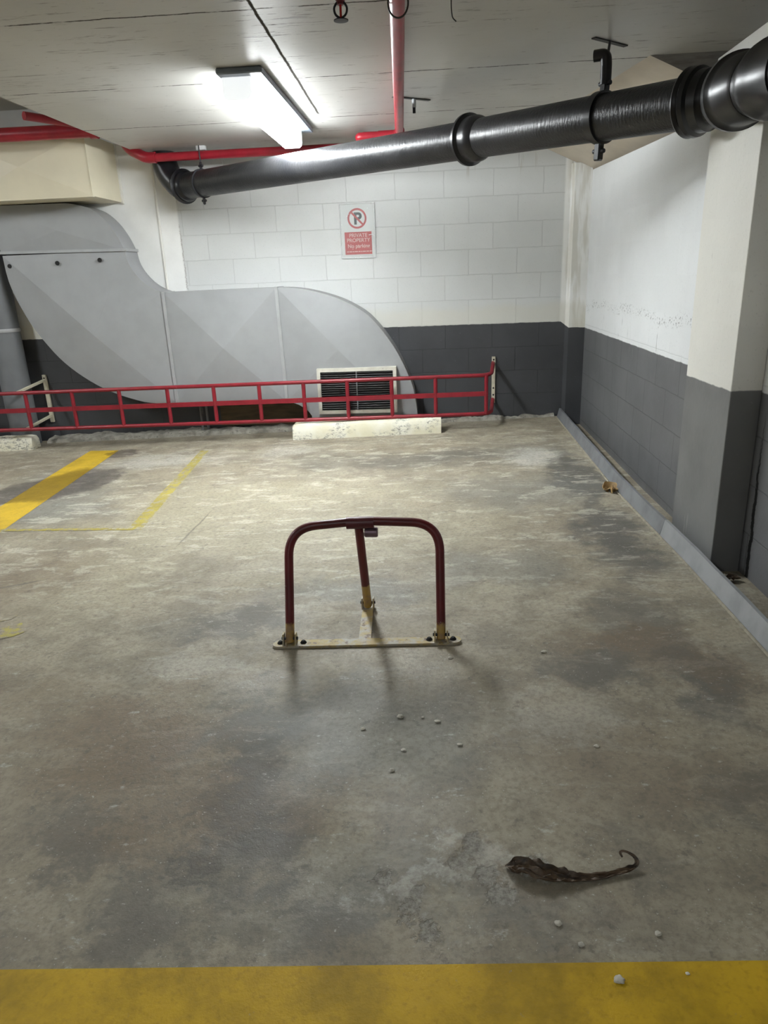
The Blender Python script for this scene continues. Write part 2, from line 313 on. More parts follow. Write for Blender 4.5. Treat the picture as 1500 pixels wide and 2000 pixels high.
def mat_barrier():
    t = NT('worn_red_tube'); x, y, z = t.sep(t.pos)[:3]
    c = t.mix(t.ramp(t.noise(t.pos, 9, 5), 0.3, 0.7), (0.155, 0.012, 0.016), (0.09, 0.010, 0.012))
    c = t.mix(t.ramp(t.noise(t.pos, 70, 4, 0.7), 0.70, 0.73), c, (0.5, 0.42, 0.36))
    # the paint is worn through to old yellow at the feet
    zz = t.math('ADD', z, t.math('MULTIPLY', t.math('SUBTRACT', t.noise(t.pos, 25, 4), 0.5), 0.05))
    foot = t.math('MAXIMUM', t.ramp(zz, t_foot(x := 0), t_foot(0) - 0.012), t.math('MULTIPLY', t.ramp(y, 2.49, 2.50), t.ramp(zz, 0.098, 0.088)))
    yl = t.mix(t.ramp(t.noise(t.pos, 30, 5, 0.7), 0.4, 0.62), (0.42, 0.27, 0.07), (0.30, 0.19, 0.10))
    c = t.mix(foot, c, yl)
    return t.done(c, 0.38, t.bump(t.noise(t.pos, 80, 4), 0.12, 0.003))
def t_foot(_): return 0.045
def mat_baseplate():
    t = NT('worn_base_plate')
    c = t.mix(t.ramp(t.noise(t.pos, 16, 6, 0.7), 0.40, 0.60), (0.42, 0.32, 0.13), (0.40, 0.37, 0.31))
    c = t.mix(t.ramp(t.noise(t.pos, 30, 5, 0.7), 0.55, 0.66), c, (0.16, 0.11, 0.08))
    return t.done(c, 0.6, t.bump(t.noise(t.pos, 60, 4), 0.3, 0.004))
def mat_wheelstop():
    t = NT('weathered_white_concrete')
    c = t.mix(t.ramp(t.noise(t.pos, 6, 5), 0.3, 0.7), (0.70, 0.68, 0.58), (0.62, 0.58, 0.42))
    m = t.math('MULTIPLY', t.ramp(t.noise(t.mapping(t.pos, scale=(1, 1, 2)), 26, 8, 0.85), 0.50, 0.56), t.ramp(t.noise(t.pos, 4.5, 3), 0.46, 0.56))
    c = t.mix(t.math('MULTIPLY', m, 0.85), c, (0.17, 0.16, 0.14))
    return t.done(c, 0.75, t.bump(t.noise(t.pos, 45, 6, 0.7), 0.4, 0.006))
def mat_pipe():
    t = NT('black_iron_pipe')
    n = t.noise(t.mapping(t.pos, scale=(1.0, 1.0, 0.25)), 95, 4, 0.6)
    c = t.mix(t.ramp(t.noise(t.pos, 5, 4), 0.3, 0.7), (0.011, 0.0115, 0.013), (0.020, 0.020, 0.021))
    return t.done(c, t.ramp(t.noise(t.pos, 7, 4), 0.3, 0.7, 0.30, 0.40), t.bump(n, 0.6, 0.005), spec=0.4)
def mat_emit(name, col, s):
    t = NT(name); t.put(t.b.inputs['Base Color'], (0.9, 0.9, 0.9)); t.b.inputs['Emission Color'].default_value = col
    nz = t.sep(t.n['Geometry'].outputs['Normal'])[2]      # prismatic diffuser: brightest straight down, dimmer from its sides
    t.put(t.b.inputs['Emission Strength'], t.math('MULTIPLY', t.ramp(nz, -0.2, -0.9, 0.17, 1.0), s))
    t.b.inputs['Roughness'].default_value = 0.4; return t.m
def mat_sleeve():
    t = NT('clear_plastic_sleeve'); t.b.inputs['Roughness'].default_value = 0.12
    t.put(t.b.inputs['Base Color'], (0.9, 0.92, 0.92)); t.b.inputs['Alpha'].default_value = 0.10
    e = t.noise(t.pos, 55, 4, 0.6)
    t.l.new(t.bump(e, 0.6, 0.01), t.b.inputs['Normal']); return t.m

M_FLOOR = mat_floor(); M_BACK = mat_wall_back(); M_RIGHT = mat_wall_right(); M_PILLAR = mat_pillar(); M_CEIL = mat_ceiling()
M_RECESS = mat_ceiling('recess_soffit', (0.56, 0.54, 0.49), False)
M_HAUNCH = mat_plain('beige_haunch', (0.62, 0.55, 0.45), 0.55, var=0.1, scale=5)
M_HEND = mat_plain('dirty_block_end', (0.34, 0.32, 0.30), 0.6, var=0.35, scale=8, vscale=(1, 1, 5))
M_PLAIN = mat_plain('car_park_wall', (0.55, 0.55, 0.54), 0.6)
M_YEL = mat_paint('yellow_line_paint', (0.60, 0.40, 0.035), 0.66, 0.45)
M_YELF = mat_paint('yellow_lane_paint', (0.58, 0.365, 0.010), 0.69, 0.75)
M_YELD = mat_paint('faded_line_paint', (0.40, 0.33, 0.07), 0.52, 0.5)
M_YELR = mat_paint('ghost_line_paint', (0.42, 0.36, 0.10), 0.47, 0.5)
M_BAR = mat_barrier(); M_BASE = mat_baseplate(); M_STOP = mat_wheelstop(); M_PIPE = mat_pipe()
M_BLACK = mat_plain('black_rubber_coupling', (0.010, 0.010, 0.012), 0.32, var=0.3, bump=0.08)
M_DKMET = mat_plain('dark_bracket_metal', (0.02, 0.02, 0.024), 0.45, 0.3)
M_RED = mat_plain('red_gloss_paint', (0.34, 0.014, 0.027), 0.33, var=0.25, bump=0.05)
M_RAIL = mat_plain('red_rail_paint', (0.25, 0.013, 0.024), 0.38, var=0.25, chips=(0.55, 0.45, 0.42), chipth=0.70, bump=0.1)
M_RAILD = mat_plain('scuffed_rail_end', (0.20, 0.05, 0.045), 0.5, var=0.4, chips=(0.4, 0.35, 0.3), chipth=0.60)
M_CREAM = mat_plain('cream_bracket_paint', (0.58, 0.54, 0.42), 0.55, var=0.25, chips=(0.2, 0.15, 0.1), chipth=0.66)
M_DUCT = mat_plain('grey_painted_duct', (0.295, 0.30, 0.305), 0.48, var=0.08, scale=5, chips=(0.48, 0.48, 0.48), chipth=0.735, bump=0.05)
M_DUCTS = mat_plain('grey_duct_seam', (0.36, 0.365, 0.37), 0.42, 0.1, var=0.1)
M_BEIGE = mat_plain('beige_painted_duct', (0.72, 0.66, 0.50), 0.5, var=0.07, scale=3, bump=0.03)
M_GPIPE = mat_plain('grey_painted_pipe', (0.15, 0.157, 0.165), 0.5, var=0.15, scale=4)
M_GALV = mat_plain('galvanised_steel', (0.40, 0.415, 0.43), 0.45, 0.45, var=0.2, scale=9, bump=0.08)
M_SEAL = mat_plain('sealant_bead', (0.34, 0.31, 0.24), 0.8, var=0.3, scale=30)
M_KERB = mat_plain('rough_mortar', (0.36, 0.34, 0.29), 0.9, var=0.5, scale=14, chips=(0.12, 0.11, 0.1), chipth=0.6, bump=0.8, bscale=40)
M_HOLE = mat_plain('dark_hole', (0.008, 0.008, 0.008), 0.8)
M_GRILF = mat_plain('cream_grille_frame', (0.62, 0.60, 0.52), 0.5, var=0.2, chips=(0.2, 0.17, 0.12), chipth=0.66)
M_BLADE = mat_plain('dark_grille_blade', (0.03, 0.03, 0.03), 0.5)
M_LBODY = mat_plain('batten_body', (0.17, 0.20, 0.24), 0.4)
M_CAP = mat_plain('batten_end_cap', (0.62, 0.63, 0.63), 0.35, var=0.05)
M_LED = mat_emit('lit_diffuser', LAMP_COL, LAMP); M_FILLB = mat_emit('fill_diffuser_back', LAMP_COL, FILL_BACK); M_FILLL = mat_emit('fill_diffuser_left', LAMP_COL, FILL_LEFT); M_LCAP = mat_emit('translucent_end_cap', LAMP_COL, 4.5)
M_PAPER = mat_plain('sign_paper', (0.60, 0.62, 0.61), 0.5, var=0.05, bump=0.02)
M_SRED = mat_plain('sign_red', (0.40, 0.055, 0.055), 0.45, var=0.1, bump=0.02)
M_SBLK = mat_plain('sign_black', (0.02, 0.03, 0.035), 0.45, bump=0.02)
M_STXT = mat_plain('sign_lettering', (0.62, 0.42, 0.39), 0.5, var=0.1, bump=0.02)
M_SLV = mat_sleeve(); M_SLVE = mat_plain('sleeve_weld', (0.82, 0.84, 0.84), 0.15, var=0.1, bump=0.3)
M_LEAF = mat_plain('dry_brown_leaf', (0.095, 0.058, 0.030), 0.55, var=0.8, scale=40, bump=0.5, bscale=70, vscale=(0.5, 3, 1))
M_LEAFT = mat_plain('tan_leaf', (0.42, 0.27, 0.11), 0.6, var=0.35, scale=30)
M_CRUMB = mat_plain('concrete_crumb', (0.62, 0.59, 0.51), 0.9, var=0.3, scale=60, bump=0.5)
M_WOOD = mat_plain('brown_board', (0.10, 0.07, 0.035), 0.7, var=0.4, scale=6, vscale=(1, 1, 6))
M_LOCK = mat_plain('lock_metal', (0.22, 0.15, 0.18), 0.3, 0.6, var=0.3)
M_WIRE = mat_plain('wire_metal', (0.03, 0.028, 0.025), 0.6)

# ------------------------------------------------------------------ room shell
def chan(y):
    for (a, za), (b, zb) in zip(((-6, 0), (2.75, 0), (3.2, -.03), (3.6, -.06), (4.2, -.074), (6.3, -.075)), ((2.75, 0), (3.2, -.03), (3.6, -.06), (4.2, -.074), (6.3, -.075), (9, -.075))):
        if a <= y <= b: return za + (zb - za) * (y - a) / (b - a)
    return 0
m = MB()
xs = [-7.0, -5, -3.5, -2, -1, 0, 0.6, 1.075, 1.09, 1.095, 1.45]; ys = [-6 + i * 0.25 for i in range(50)]
gv = []
for y in ys:
    row = []
    for x in xs:
        z = fz(x) if x < 1.09 else (fz(1.09) if x == 1.09 else chan(y) - 0.002)
        row.append(m.bm.verts.new((x, y, z)))
    gv.append(row)
for j in range(len(ys) - 1):
    for i in range(len(xs) - 1): m.bm.faces.new((gv[j][i], gv[j][i + 1], gv[j + 1][i + 1], gv[j + 1][i]))
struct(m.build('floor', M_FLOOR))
struct(MB().box((-2.315, -6, CEIL), (1.75, 6.6, CEIL + 0.4)).build('ceiling', M_CEIL, smooth=0))
struct(MB().box((-7.2, -6, 2.62), (-2.315, 6.6, 2.8)).build('ceiling_recess', M_RECESS, smooth=0))
struct(MB().box((-7.2, YW, -0.3), (1.75, YW + 0.25, 2.8)).build('wall_back', M_BACK, smooth=0))
m = MB(); m.prism([(XW, -6, -0.2), (XW, YW, -0.2), (XW, YW, 1.966), (XW, 4.06, 1.888), (XW, 3.3, 2.02), (XW, -6, 2.02)], (0.16, 0, 0))
struct(m.build('wall_right', M_RIGHT, smooth=0))
struct(MB().box((1.6, -6, -0.2), (1.75, 6.4, CEIL + .2)).build('wall_right_outer', M_PLAIN, smooth=0))
struct(MB().box((-7.2, -6, -0.4), (-7.0, 6.4, 2.8)).build('wall_left', M_PLAIN, smooth=0))
struct(MB().box((-7.2, -6.2, -0.4), (1.75, -6, 2.8)).build('wall_front', M_PLAIN, smooth=0))
m = MB(); m.box((1.165, 2.85, -0.07), (XW, 3.36, 2.02)); struct(m.build('trim_1', M_PILLAR, smooth=0, bevel=0.004))          # wall pier
m = MB(); m.prism([(1.125, YW, -0.08), (1.15, 6.235, -0.08), (XW, 6.235, -0.08), (XW, YW, -0.08)], (0, 0, 2.10)); struct(m.build('trim_2', M_BACK, smooth=0))   # corner column
m = MB()      # dropped haunch in the far right corner: sloping soffit and its near end
F1 = (0.72, YW, CEIL); F2 = (1.104, 4.14, CEIL); N = (1.6, 4.14, CEIL - .457 * .496); W = (1.6, YW, CEIL - .457 * .88)
m.poly([F1, F2, N, W]); m.poly([F2, (1.6, 4.14, CEIL), N]); m.poly([F1, W, (1.6, YW, CEIL)]); m.poly([N, (1.6, 4.14, CEIL), (1.6, YW, CEIL), W]); m.poly([F1, (1.6, YW, CEIL), (1.6, 4.14, CEIL), F2])
bmesh.ops.remove_doubles(m.bm, verts=m.bm.verts[:], dist=1e-5)
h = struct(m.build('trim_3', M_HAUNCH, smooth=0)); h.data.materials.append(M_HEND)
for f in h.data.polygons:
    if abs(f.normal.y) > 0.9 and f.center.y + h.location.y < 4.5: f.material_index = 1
m = MB(); m.tube(segs((-2.287, YW - .004, 0.9), (-2.287, YW - .004, 2.22), 4), 0.011, 8); struct(m.build('trim_4', M_PILLAR))   # bead up the column edge
def rough_kerb(name, x0, x1, yf, h):
    m = MB(); n = int((x1 - x0) / 0.03); prof = [(yf, 0), (yf + .012, .6), (yf + .05, .95), (yf + .12, 1.0), (YW, 1.05)]; rows = []
    for i in range(n + 1):
        x = x0 + (x1 - x0) * i / n; r = []
        for j, (y, f) in enumerate(prof):
            q = mnoise.noise((x * 9, y * 9, 3)) ; q2 = mnoise.noise((x * 27, y * 20, 7))
            r.append(m.bm.verts.new((x, y + (q * .02 if j < 3 else 0), fz(x) - .004 + (h * f + (q * .022 + q2 * .012) * (f > 0)))))
        rows.append(r)
    for A, B in zip(rows, rows[1:]):
        for k in range(len(prof) - 1): m.bm.faces.new((A[k], B[k], B[k + 1], A[k + 1]))
    return struct(m.build(name, M_KERB))
rough_kerb('trim_5', -3.55, -1.08, 6.12, 0.045); rough_kerb('trim_6', -0.12, 0.62, 6.19, 0.03); rough_kerb('trim_7', 0.62, 1.06, 6.22, 0.02)

# ------------------------------------------------------------------ big black drain pipe
A = Vector((-1.738, 5.87, 1.961)); B = Vector((0.229, 4.28, 1.918)); Cc = Vector((1.048, 3.22, 1.842)); E1 = Vector((1.050, 2.80, 1.79)); E2 = Vector((1.045, 1.2, 1.66))
RP = 0.095
A0 = A + (A - B).normalized() * 0.27
dp = thing('drain_pipe', ((A + B) / 2)[:], 'long black drain pipe running diagonally under the ceiling', 'pipe')
d1 = (B - A0).normalized(); d2 = (Cc - B).normalized(); d3 = (E1 - Cc).normalized(); d4 = (E2 - E1).normalized()
MB().tube(segs(A0, B, 40), RP, 40).build('pipe_section', M_PIPE, dp)
MB().tube(segs(B, Cc, 30), RP, 40).build('pipe_section', M_PIPE, dp)
MB().tube(segs(E1, E2, 20), RP * 1.04, 40).build('pipe_section', M_PIPE, dp)
def socket(p, d, name='socket_collar', k=1.0):
    pr = [(-.035, .098), (-.035, .122), (-.028, .130), (-.012, .130), (-.004, .120), (.004, .113), (.03, .112), (.045, .114), (.055, .112), (.075, .104), (.09, .096)]
    return MB().lathe(p, d, [(t * k, r) for t, r in pr], 44).build(name, M_BLACK, dp)
socket(B, d2)
socket(A0, d1, k=0.7)
MB().lathe(Cc - d2 * .01, d2, [(-.02, .098), (-.02, .122), (-.012, .127), (0, .122), (.004, .118), (.012, .127), (.03, .124), (.04, .112), (.075, .110), (.085, .100), (.1, .096)], 44).build('socket_collar', M_BLACK, dp)
el = fillet([Cc + d2 * .05, Cc + d2 * .13, E1, E1 + d4 * .05], [.1, .1], 8)
MB().tube(el, RP * 1.02, 40).build('elbow', M_PIPE, dp)
pe = E1 + d4 * .02
MB().lathe(pe, d4, [(-.035, .098), (-.04, .115), (-.03, .122), (-.005, .122), (.005, .113), (.02, .108), (.16, .107), (.17, .100)], 44).build('socket_collar', M_BLACK, dp)
MB().lathe(E1 + d4 * .26, d4, [(0, .098), (0, .114), (.03, .116), (.05, .106), (.2, .104)], 44).build('socket_collar', M_BLACK, dp)
# left end elbow turning up through the slab edge
u0 = A0 - d1 * .02
eb = fillet([u0 + d1 * .05, u0 - d1 * .06, u0 + Vector((-.15, .07, .12)), u0 + Vector((-.17, .08, .262))], [.05, .08], 8)
MB().tube(eb, .098, 36).build('elbow', M_BLACK, dp)

def hanger(cx, p, d, r, top, label, big):
    """split clamp round the pipe on a rod from a slot channel cast into the soffit"""
    t = thing('pipe_hanger', p[:], label, 'pipe hanger')
    d = d.normalized(); side = d.cross(Vector((0, 0, 1))).normalized(); upv = side.cross(d).normalized()
    if upv.z < 0: upv = -upv
    w_ = .019 if big else .011; rr = r + .003; th = .008 if big else .006
    MB().lathe(p - d * w_, d, [(0, rr - .004), (0, rr + th), (2 * w_, rr + th), (2 * w_, rr - .004)], 44).build('clamp_ring', M_BLACK if big else M_DKMET, t)
    for s in (1, -1):
        q = p + upv * s * (rr + (.035 if big else .025))
        rot = Matrix((d, side, upv)).transposed()
        m = MB(); hw = .017 if big else .010; hl = .04 if big else .028
        m.box(q - Vector((w_ * .9, hw, hl)), q + Vector((w_ * .9, hw, hl)), .006, rot)
        m.build('clamp_ear', M_BLACK if big else M_DKMET, t)
        m = MB(); m.lathe(q - d * (w_ + .012), d, [(0, .009), (.008, .011), (2 * w_ + .016, .011), (2 * w_ + .024, .009)], 10); m.build('bolt', M_DKMET, t)
    q = p + upv * (rr + (.06 if big else .04)); e = Vector(top)
    if big:
        m = MB(); m.tube(fillet([q - Vector((0, 0, .03)), q + Vector((.0, 0, .05)), q + Vector((-.005, 0, .085)), q + Vector((-.05, .02, .085))], .03, 5), .024, 12); m.build('hook_strap', M_BLACK, t)
        MB().tube([q + Vector((0, 0, .05)), e], .006, 8).build('rod', M_DKMET, t)
    else: MB().tube([q, e], .005, 8).build('rod', M_DKMET, t)
    return t
s1 = B + (Cc - B) * 0.655
th_ = hanger(0, s1, Cc - B, RP, (.84, 3.85, CEIL - .001), 'heavy black clamp hanging the right half of the drain pipe', True)
m = MB(); m.box((.72, 3.86 - .012, CEIL - .006), (.965, 3.86 + .012, CEIL - .0005), 0, Matrix.Rotation(0.72, 3, 'Z')); m.build('slot_channel', M_WIRE, th_)
s2 = A + (B - A) * -0.012
hanger(1, s2, B - A, RP, (s2.x, s2.y, CEIL - .001), 'small dark clamp at the left end of the drain pipe', False)

# ------------------------------------------------------------------ sprinkler pipework
t = thing('sprinkler_pipe', (-.16, 4.2, 2.17), 'red sprinkler pipe running along the ceiling towards the viewer', 'pipe')
MB().tube(segs((-.055, 1.6, 2.17), (-.212, 5.53, 2.17), 10), .029, 20).build('pipe_section', M_RED, t)
MB().tube(fillet([(-.205, 5.40, 2.17), (-.213, 5.555, 2.17), (-.36, 5.56, 2.17)], .05), .034, 18).build('elbow', M_RED, t)
MB().tube([(-.34, 5.56, 2.17), (-.47, 5.56, 2.17)], .031, 18).build('branch_pipe', M_RED, t)
MB().tube(fillet([(-.46, 5.56, 2.17), (-.50, 5.56, 2.17), (-.50, 5.75, 2.168), (-.50, 5.895, 2.166)], .04), .029, 18).build('branch_pipe', M_RED, t)
t = thing('sprinkler_pipe', (-1.5, 5.93, 2.165), 'red sprinkler pipe along the back wall above the drain pipe', 'pipe')
MB().tube(segs((-2.15, 5.93, 2.165), (-.46, 5.93, 2.165), 8), .031, 20).build('pipe_section', M_RED, t)
MB().tube(fillet([(-2.12, 5.93, 2.165), (-2.20, 5.93, 2.167), (-2.34, 5.97, 2.24), (-2.42, 6.02, 2.36)], [.05, .05]), .040, 18).build('elbow', M_RED, t)
for x in (-1.77,):
    MB().box((x - .02, 5.91, 2.20), (x + .05, 5.95, 2.2295)).build('saddle_plate', M_CAP, t)
t = thing('sprinkler_main', (-3, 5.5, 2.30), 'thick red water main above the beige duct at the upper left', 'pipe')
MB().tube(segs((-6.8, 5.5, 2.302), (-2.36, 5.5, 2.295), 6), .047, 24).build('pipe_section', M_RED, t)
MB().lathe((-2.42, 5.5, 2.295), (1, 0, 0), [(0, .047), (0, .056), (.05, .056), (.05, .04)], 24).build('end_cap', M_RED, t)
MB().tube(segs((-2.70, 5.14, 2.335), (-2.44, 5.52, 2.33), 4), .027, 16).build('branch_pipe', M_RED, t)
# pendent sprinkler head
t = thing('fire_sprinkler', (-.306, 2.9, 2.098), 'pendent sprinkler head with red bulb hanging from the ceiling', 'sprinkler')
px, py = -.306, 2.9
MB().lathe((px, py, 2.23), (0, 0, -1), [(0, .022), (.03, .022), (.03, .017), (.07, .017), (.075, .012), (.082, .012)], 16).build('body', mat_plain('sprinkler_red', (.16, .02, .03), .4), t)
m = MB()
for s in (1, -1): m.tube(fillet([(px + s * .012, py, 2.155), (px + s * .024, py, 2.14), (px + s * .02, py, 2.118), (px, py, 2.106)], .012, 4), .004, 8)
m.build('frame_arms', M_DKMET, t)
MB().tube([(px, py, 2.15), (px, py, 2.108)], .004, 8).build('glass_bulb', mat_plain('bulb_red', (.5, .02, .02), .15), t)
m = MB(); m.lathe((px, py, 2.104), (0, 0, -1), [(0, .006), (.002, .026), (.0045, .026), (.006, .004)], 20); m.build('deflector', M_DKMET, t)
# ring hanger round the ceiling sprinkler pipe, near the top of the picture
t = thing('ring_hanger', (-.108, 2.95, 2.16), 'thin black ring hanger around the red ceiling pipe', 'pipe hanger')
m = MB(); m.tube([(-.105 + math.cos(a) * .036, 2.95, 2.158 + math.sin(a) * .046) for a in [2 * math.pi * k / 28 for k in range(28)]], .0032, 8, closed=True); m.build('ring', M_WIRE, t)
MB().tube([(-.105, 2.95, 2.20), (-.105, 2.95, 2.2295)], .004, 8).build('rod', M_WIRE, t)
# empty slot channel with a cut rod, and a loose wire
t = thing('ceiling_anchor', (-.10, 4.76, 2.13), 'empty slot anchor with short threaded rod beside the red ceiling pipe', 'anchor')
m = MB(); m.box((-.235, 4.748, CEIL - .005), (.025, 4.772, CEIL - .0005), 0, Matrix.Rotation(.6, 3, 'Z')); m.build('slot_channel', M_WIRE, t)
MB().tube([(-.09, 4.765, CEIL - .001), (-.09, 4.765, 2.15)], .009, 10).build('rod', M_DKMET, t)
MB().tube([(-.09, 4.765, 2.225), (-.09, 4.765, 2.18)], .012, 8).build('nut', M_GALV, t)
m = MB(); m.tube(fillet([(.086, 3.05, CEIL - .001), (.086, 3.05, 2.16), (.090, 3.05, 2.130), (.104, 3.05, 2.118)], .012, 4), .0022, 6)
tag(m.build('tie_wire', M_WIRE), 'thin bent tie wire sticking down from the ceiling', 'wire')

# ------------------------------------------------------------------ light battens
def batten(loc, label, led, cat='light'):
    x, y, z = loc; L = 1.40
    t = thing('ceiling_batten', loc, label, cat, None)
    MB().box((x - .085, y - L / 2 - .09, z - .030), (x + .145, y + L / 2 + .10, z - .0005), .006).build('housing', M_LBODY, t)
    m = MB(); hw = .070; zt = z - .030; zb = z - .130
    prof = [(hw, zt), (hw, zb + .030), (hw - .006, zb + .012), (hw - .022, zb), (-hw + .022, zb), (-hw + .006, zb + .012), (-hw, zb + .030), (-hw, zt)]
    pr = [(x + a, y - L / 2, b) for a, b in prof]
    m.prism(pr, (0, L, 0)); m.build('diffuser', led, t, smooth=0)
    pr2 = [(x + a * 1.03, 0, zt + (b - zt) * 1.03) for a, b in prof]
    for s, yy in ((1, y - L / 2 - .03), (-1, y + L / 2 + .005)):
        m = MB(); m.prism([(p[0], yy, p[2]) for p in pr2], (0, .028, 0)); m.build('end_cap', M_LCAP, t)
    return t
bt = batten((-.955, 4.68, CEIL), 'lit white light batten on the ceiling', M_LED)

# ------------------------------------------------------------------ beige duct at upper left
t = thing('air_duct', (-3.6, 6.0, 1.905), 'beige rectangular air duct high on the wall at the upper left', 'duct')
def cross_panel(m, x0, x1, z0, z1, y, dy):
    c = m.bm.verts.new(((x0 + x1) / 2, y - dy, (z0 + z1) / 2)); q = [m.bm.verts.new(p) for p in ((x0, y, z0), (x1, y, z0), (x1, y, z1), (x0, y, z1))]
    for k in range(4): m.bm.faces.new((q[k], q[(k + 1) % 4], c))
XR = -2.575; YD = 5.72; ZB = 1.893; ZT = 2.33
m = MB(); cross_panel(m, -3.62, XR, ZB, ZT, YD, .045); cross_panel(m, -4.65, -3.62, ZB, ZT, YD, .045); m.poly([(-4.65, YD, ZB), (XR, YD, ZB), (XR, YW, ZB), (-4.65, YW, ZB)])
m.poly([(-4.65, YD, ZT), (XR, YD, ZT), (XR, YW, ZT), (-4.65, YW, ZT)]); m.poly([(-4.65, YD, ZB), (-4.65, YD, ZT), (-4.65, YW, ZT), (-4.65, YW, ZB)]); m.poly([(XR, YD, ZB), (XR, YD, ZT), (XR, YW, ZT), (XR, YW, ZB)])
m.build('duct_body', M_BEIGE, t, smooth=0)
m = MB(); m.box((XR - .004, YW - .03, ZB - .012), (XR + .014, YW - .004, ZT)); m.build('wall_flange', M_PILLAR, t)
m = MB(); m.box((-4.65, YD - .006, ZB - .006), (XR + .004, YD + .02, ZB + .002)); m.box((XR - .003, YD - .005, ZB), (XR + .004, YD + .012, ZT)); m.build('folded_edge', M_BEIGE, t, smooth=0)

# ------------------------------------------------------------------ grey S-shaped duct on the back wall
GD = thing('exhaust_duct', (-1.8, 6.14, 0), 'large grey S-shaped exhaust duct along the back wall', 'duct')
YF = 6.02; YB = YW - .003
def duct_piece(outline, centre, raise_=.060):
    m = MB(); n = len(outline)
    f = [m.bm.verts.new((x, YF, z)) for x, z in outline]; b = [m.bm.verts.new((x, YB, z)) for x, z in outline]; c = m.bm.verts.new((centre[0], YF - raise_, centre[1]))
    for k in range(n):
        m.bm.faces.new((f[k], f[(k + 1) % n], c)); m.bm.faces.new((f[k], b[k], b[(k + 1) % n], f[(k + 1) % n]))
    return m.build('duct_section', M_DUCT, GD, smooth=3.0)
def curve(pts, n=6):      # Catmull-Rom through points
    P = [Vector((*p, 0)) for p in pts]; out = []
    for i in range(len(P) - 1):
        p0 = P[max(i - 1, 0)]; p1 = P[i]; p2 = P[i + 1]; p3 = P[min(i + 2, len(P) - 1)]
        for k in range(n):
            s = k / n; out.append(0.5 * ((2 * p1) + (p2 - p0) * s + (2 * p0 - 5 * p1 + 4 * p2 - p3) * s * s + (3 * p1 - p0 - 3 * p2 + p3) * s ** 3))
    out.append(P[-1]); return [(v.x, v.y) for v in out]
up_arc = curve([(-2.958, 1.883), (-2.854, 1.867), (-2.733, 1.823), (-2.633, 1.735), (-2.561, 1.623), (-2.514, 1.511)], 4)
mid_arc = curve([(-2.514, 1.511), (-2.499, 1.416), (-2.459, 1.334), (-2.393, 1.255), (-2.322, 1.204), (-2.239, 1.168)], 4)
low_arc = curve([(-2.237, .237), (-2.361, .24), (-2.53, .258), (-2.763, .332), (-2.934, .417), (-3.099, .533), (-3.228, .656), (-3.337, .802), (-3.423, .942), (-3.5, 1.122), (-3.551, 1.301), (-3.562, 1.504)], 3)
right_arc = curve([(-1.28, 1.173), (-1.149, 1.165), (-1.023, 1.145), (-.856, 1.098), (-.711, 1.041), (-.566, .955), (-.464, .857), (-.362, .721), (-.281, .584), (-.212, .433), (-.167, .297), (-.141, .103)], 4)
fl_ = fz(-.141)
duct_piece(up_arc + [(-3.565, 1.528), (-3.60, 1.70), (-3.60, 1.888)], (-3.05, 1.68), .012)
duct_piece(mid_arc + low_arc, (-2.86, .84))
duct_piece([(-2.237, .237), (-2.239, 1.168), (-1.751, 1.171), (-1.28, 1.173), (-1.266, .227), (-1.769, .218)], (-1.76, .70))
duct_piece(right_arc + [(-.139, fl_), (-1.045, fz(-1.06)), (-1.059, .099), (-1.085, .14), (-1.126, .172), (-1.160, .195), (-1.195, .21), (-1.23, .222), (-1.266, .227)], (-.79, .66))
def seam(a, b, wd=.022):
    m = MB(); a = Vector((a[0], 0, a[1])); b = Vector((b[0], 0, b[1])); d = (b - a).normalized(); n_ = Vector((-d.z, 0, d.x)) * wd / 2
    m.prism([(*(p),) for p in [(a - n_) + Vector((0, YF - .014, 0)), (a + n_) + Vector((0, YF - .014, 0)), (b + n_) + Vector((0, YF - .014, 0)), (b - n_) + Vector((0, YF - .014, 0))]], (0, .27, 0))
    m.build('flange_seam', M_DUCTS, GD, smooth=0)
seam((-3.572, 1.528), (-2.500, 1.512)); seam((-2.238, 1.172), (-2.236, .232), .026); seam((-1.281, 1.178), (-1.266, .222), .026)
for p in ((-3.513, 1.422, .004), (-3.091, 1.43, .020), (-2.726, 1.44, .021)):
    m = MB(); m.lathe((p[0], YF - p[2], p[1]), (0, -1, 0), [(0, .018), (.007, .017)], 14); m.build('bolt_hole', M_HOLE, GD)
gr = MB(); x0, x1, z0, z1 = -.978, -.308, .126, .508; yg = YF - .068
for a, b in (((x0, z1 - .028), (x1, z1)), ((x0, z0), (x1, z0 + .028)), ((x0, z0 + .028), (x0 + .028, z1 - .028)), ((x1 - .028, z0 + .028), (x1, z1 - .028))):
    gr.box((a[0], yg - .016, a[1]), (b[0], yg + .074, b[1]))
g = gr.build('grille_frame', M_GRILF, GD, smooth=0)
MB().box((x0 + .02, yg + .012, z0 + .02), (x1 - .02, yg + .02, z1 - .02)).build('grille_backing', M_HOLE, g, smooth=0)
m = MB()
for k in range(17):
    z = z0 + .042 + k * (z1 - z0 - .084) / 16
    m.box((x0 + .028, yg - .010, z - .0014), (x1 - .028, yg + .010, z + .0014), 0, Matrix.Rotation(-.55, 3, 'X'))
m.build('grille_blades', mat_plain('grey_grille_blade', (.06, .06, .058), .5), g, smooth=0)
MB().box(((x0 + x1) / 2 - .006, yg - .014, z0 + .028), ((x0 + x1) / 2 + .004, yg - .004, z1 - .028)).build('grille_mullion', M_GPIPE, g, smooth=0)

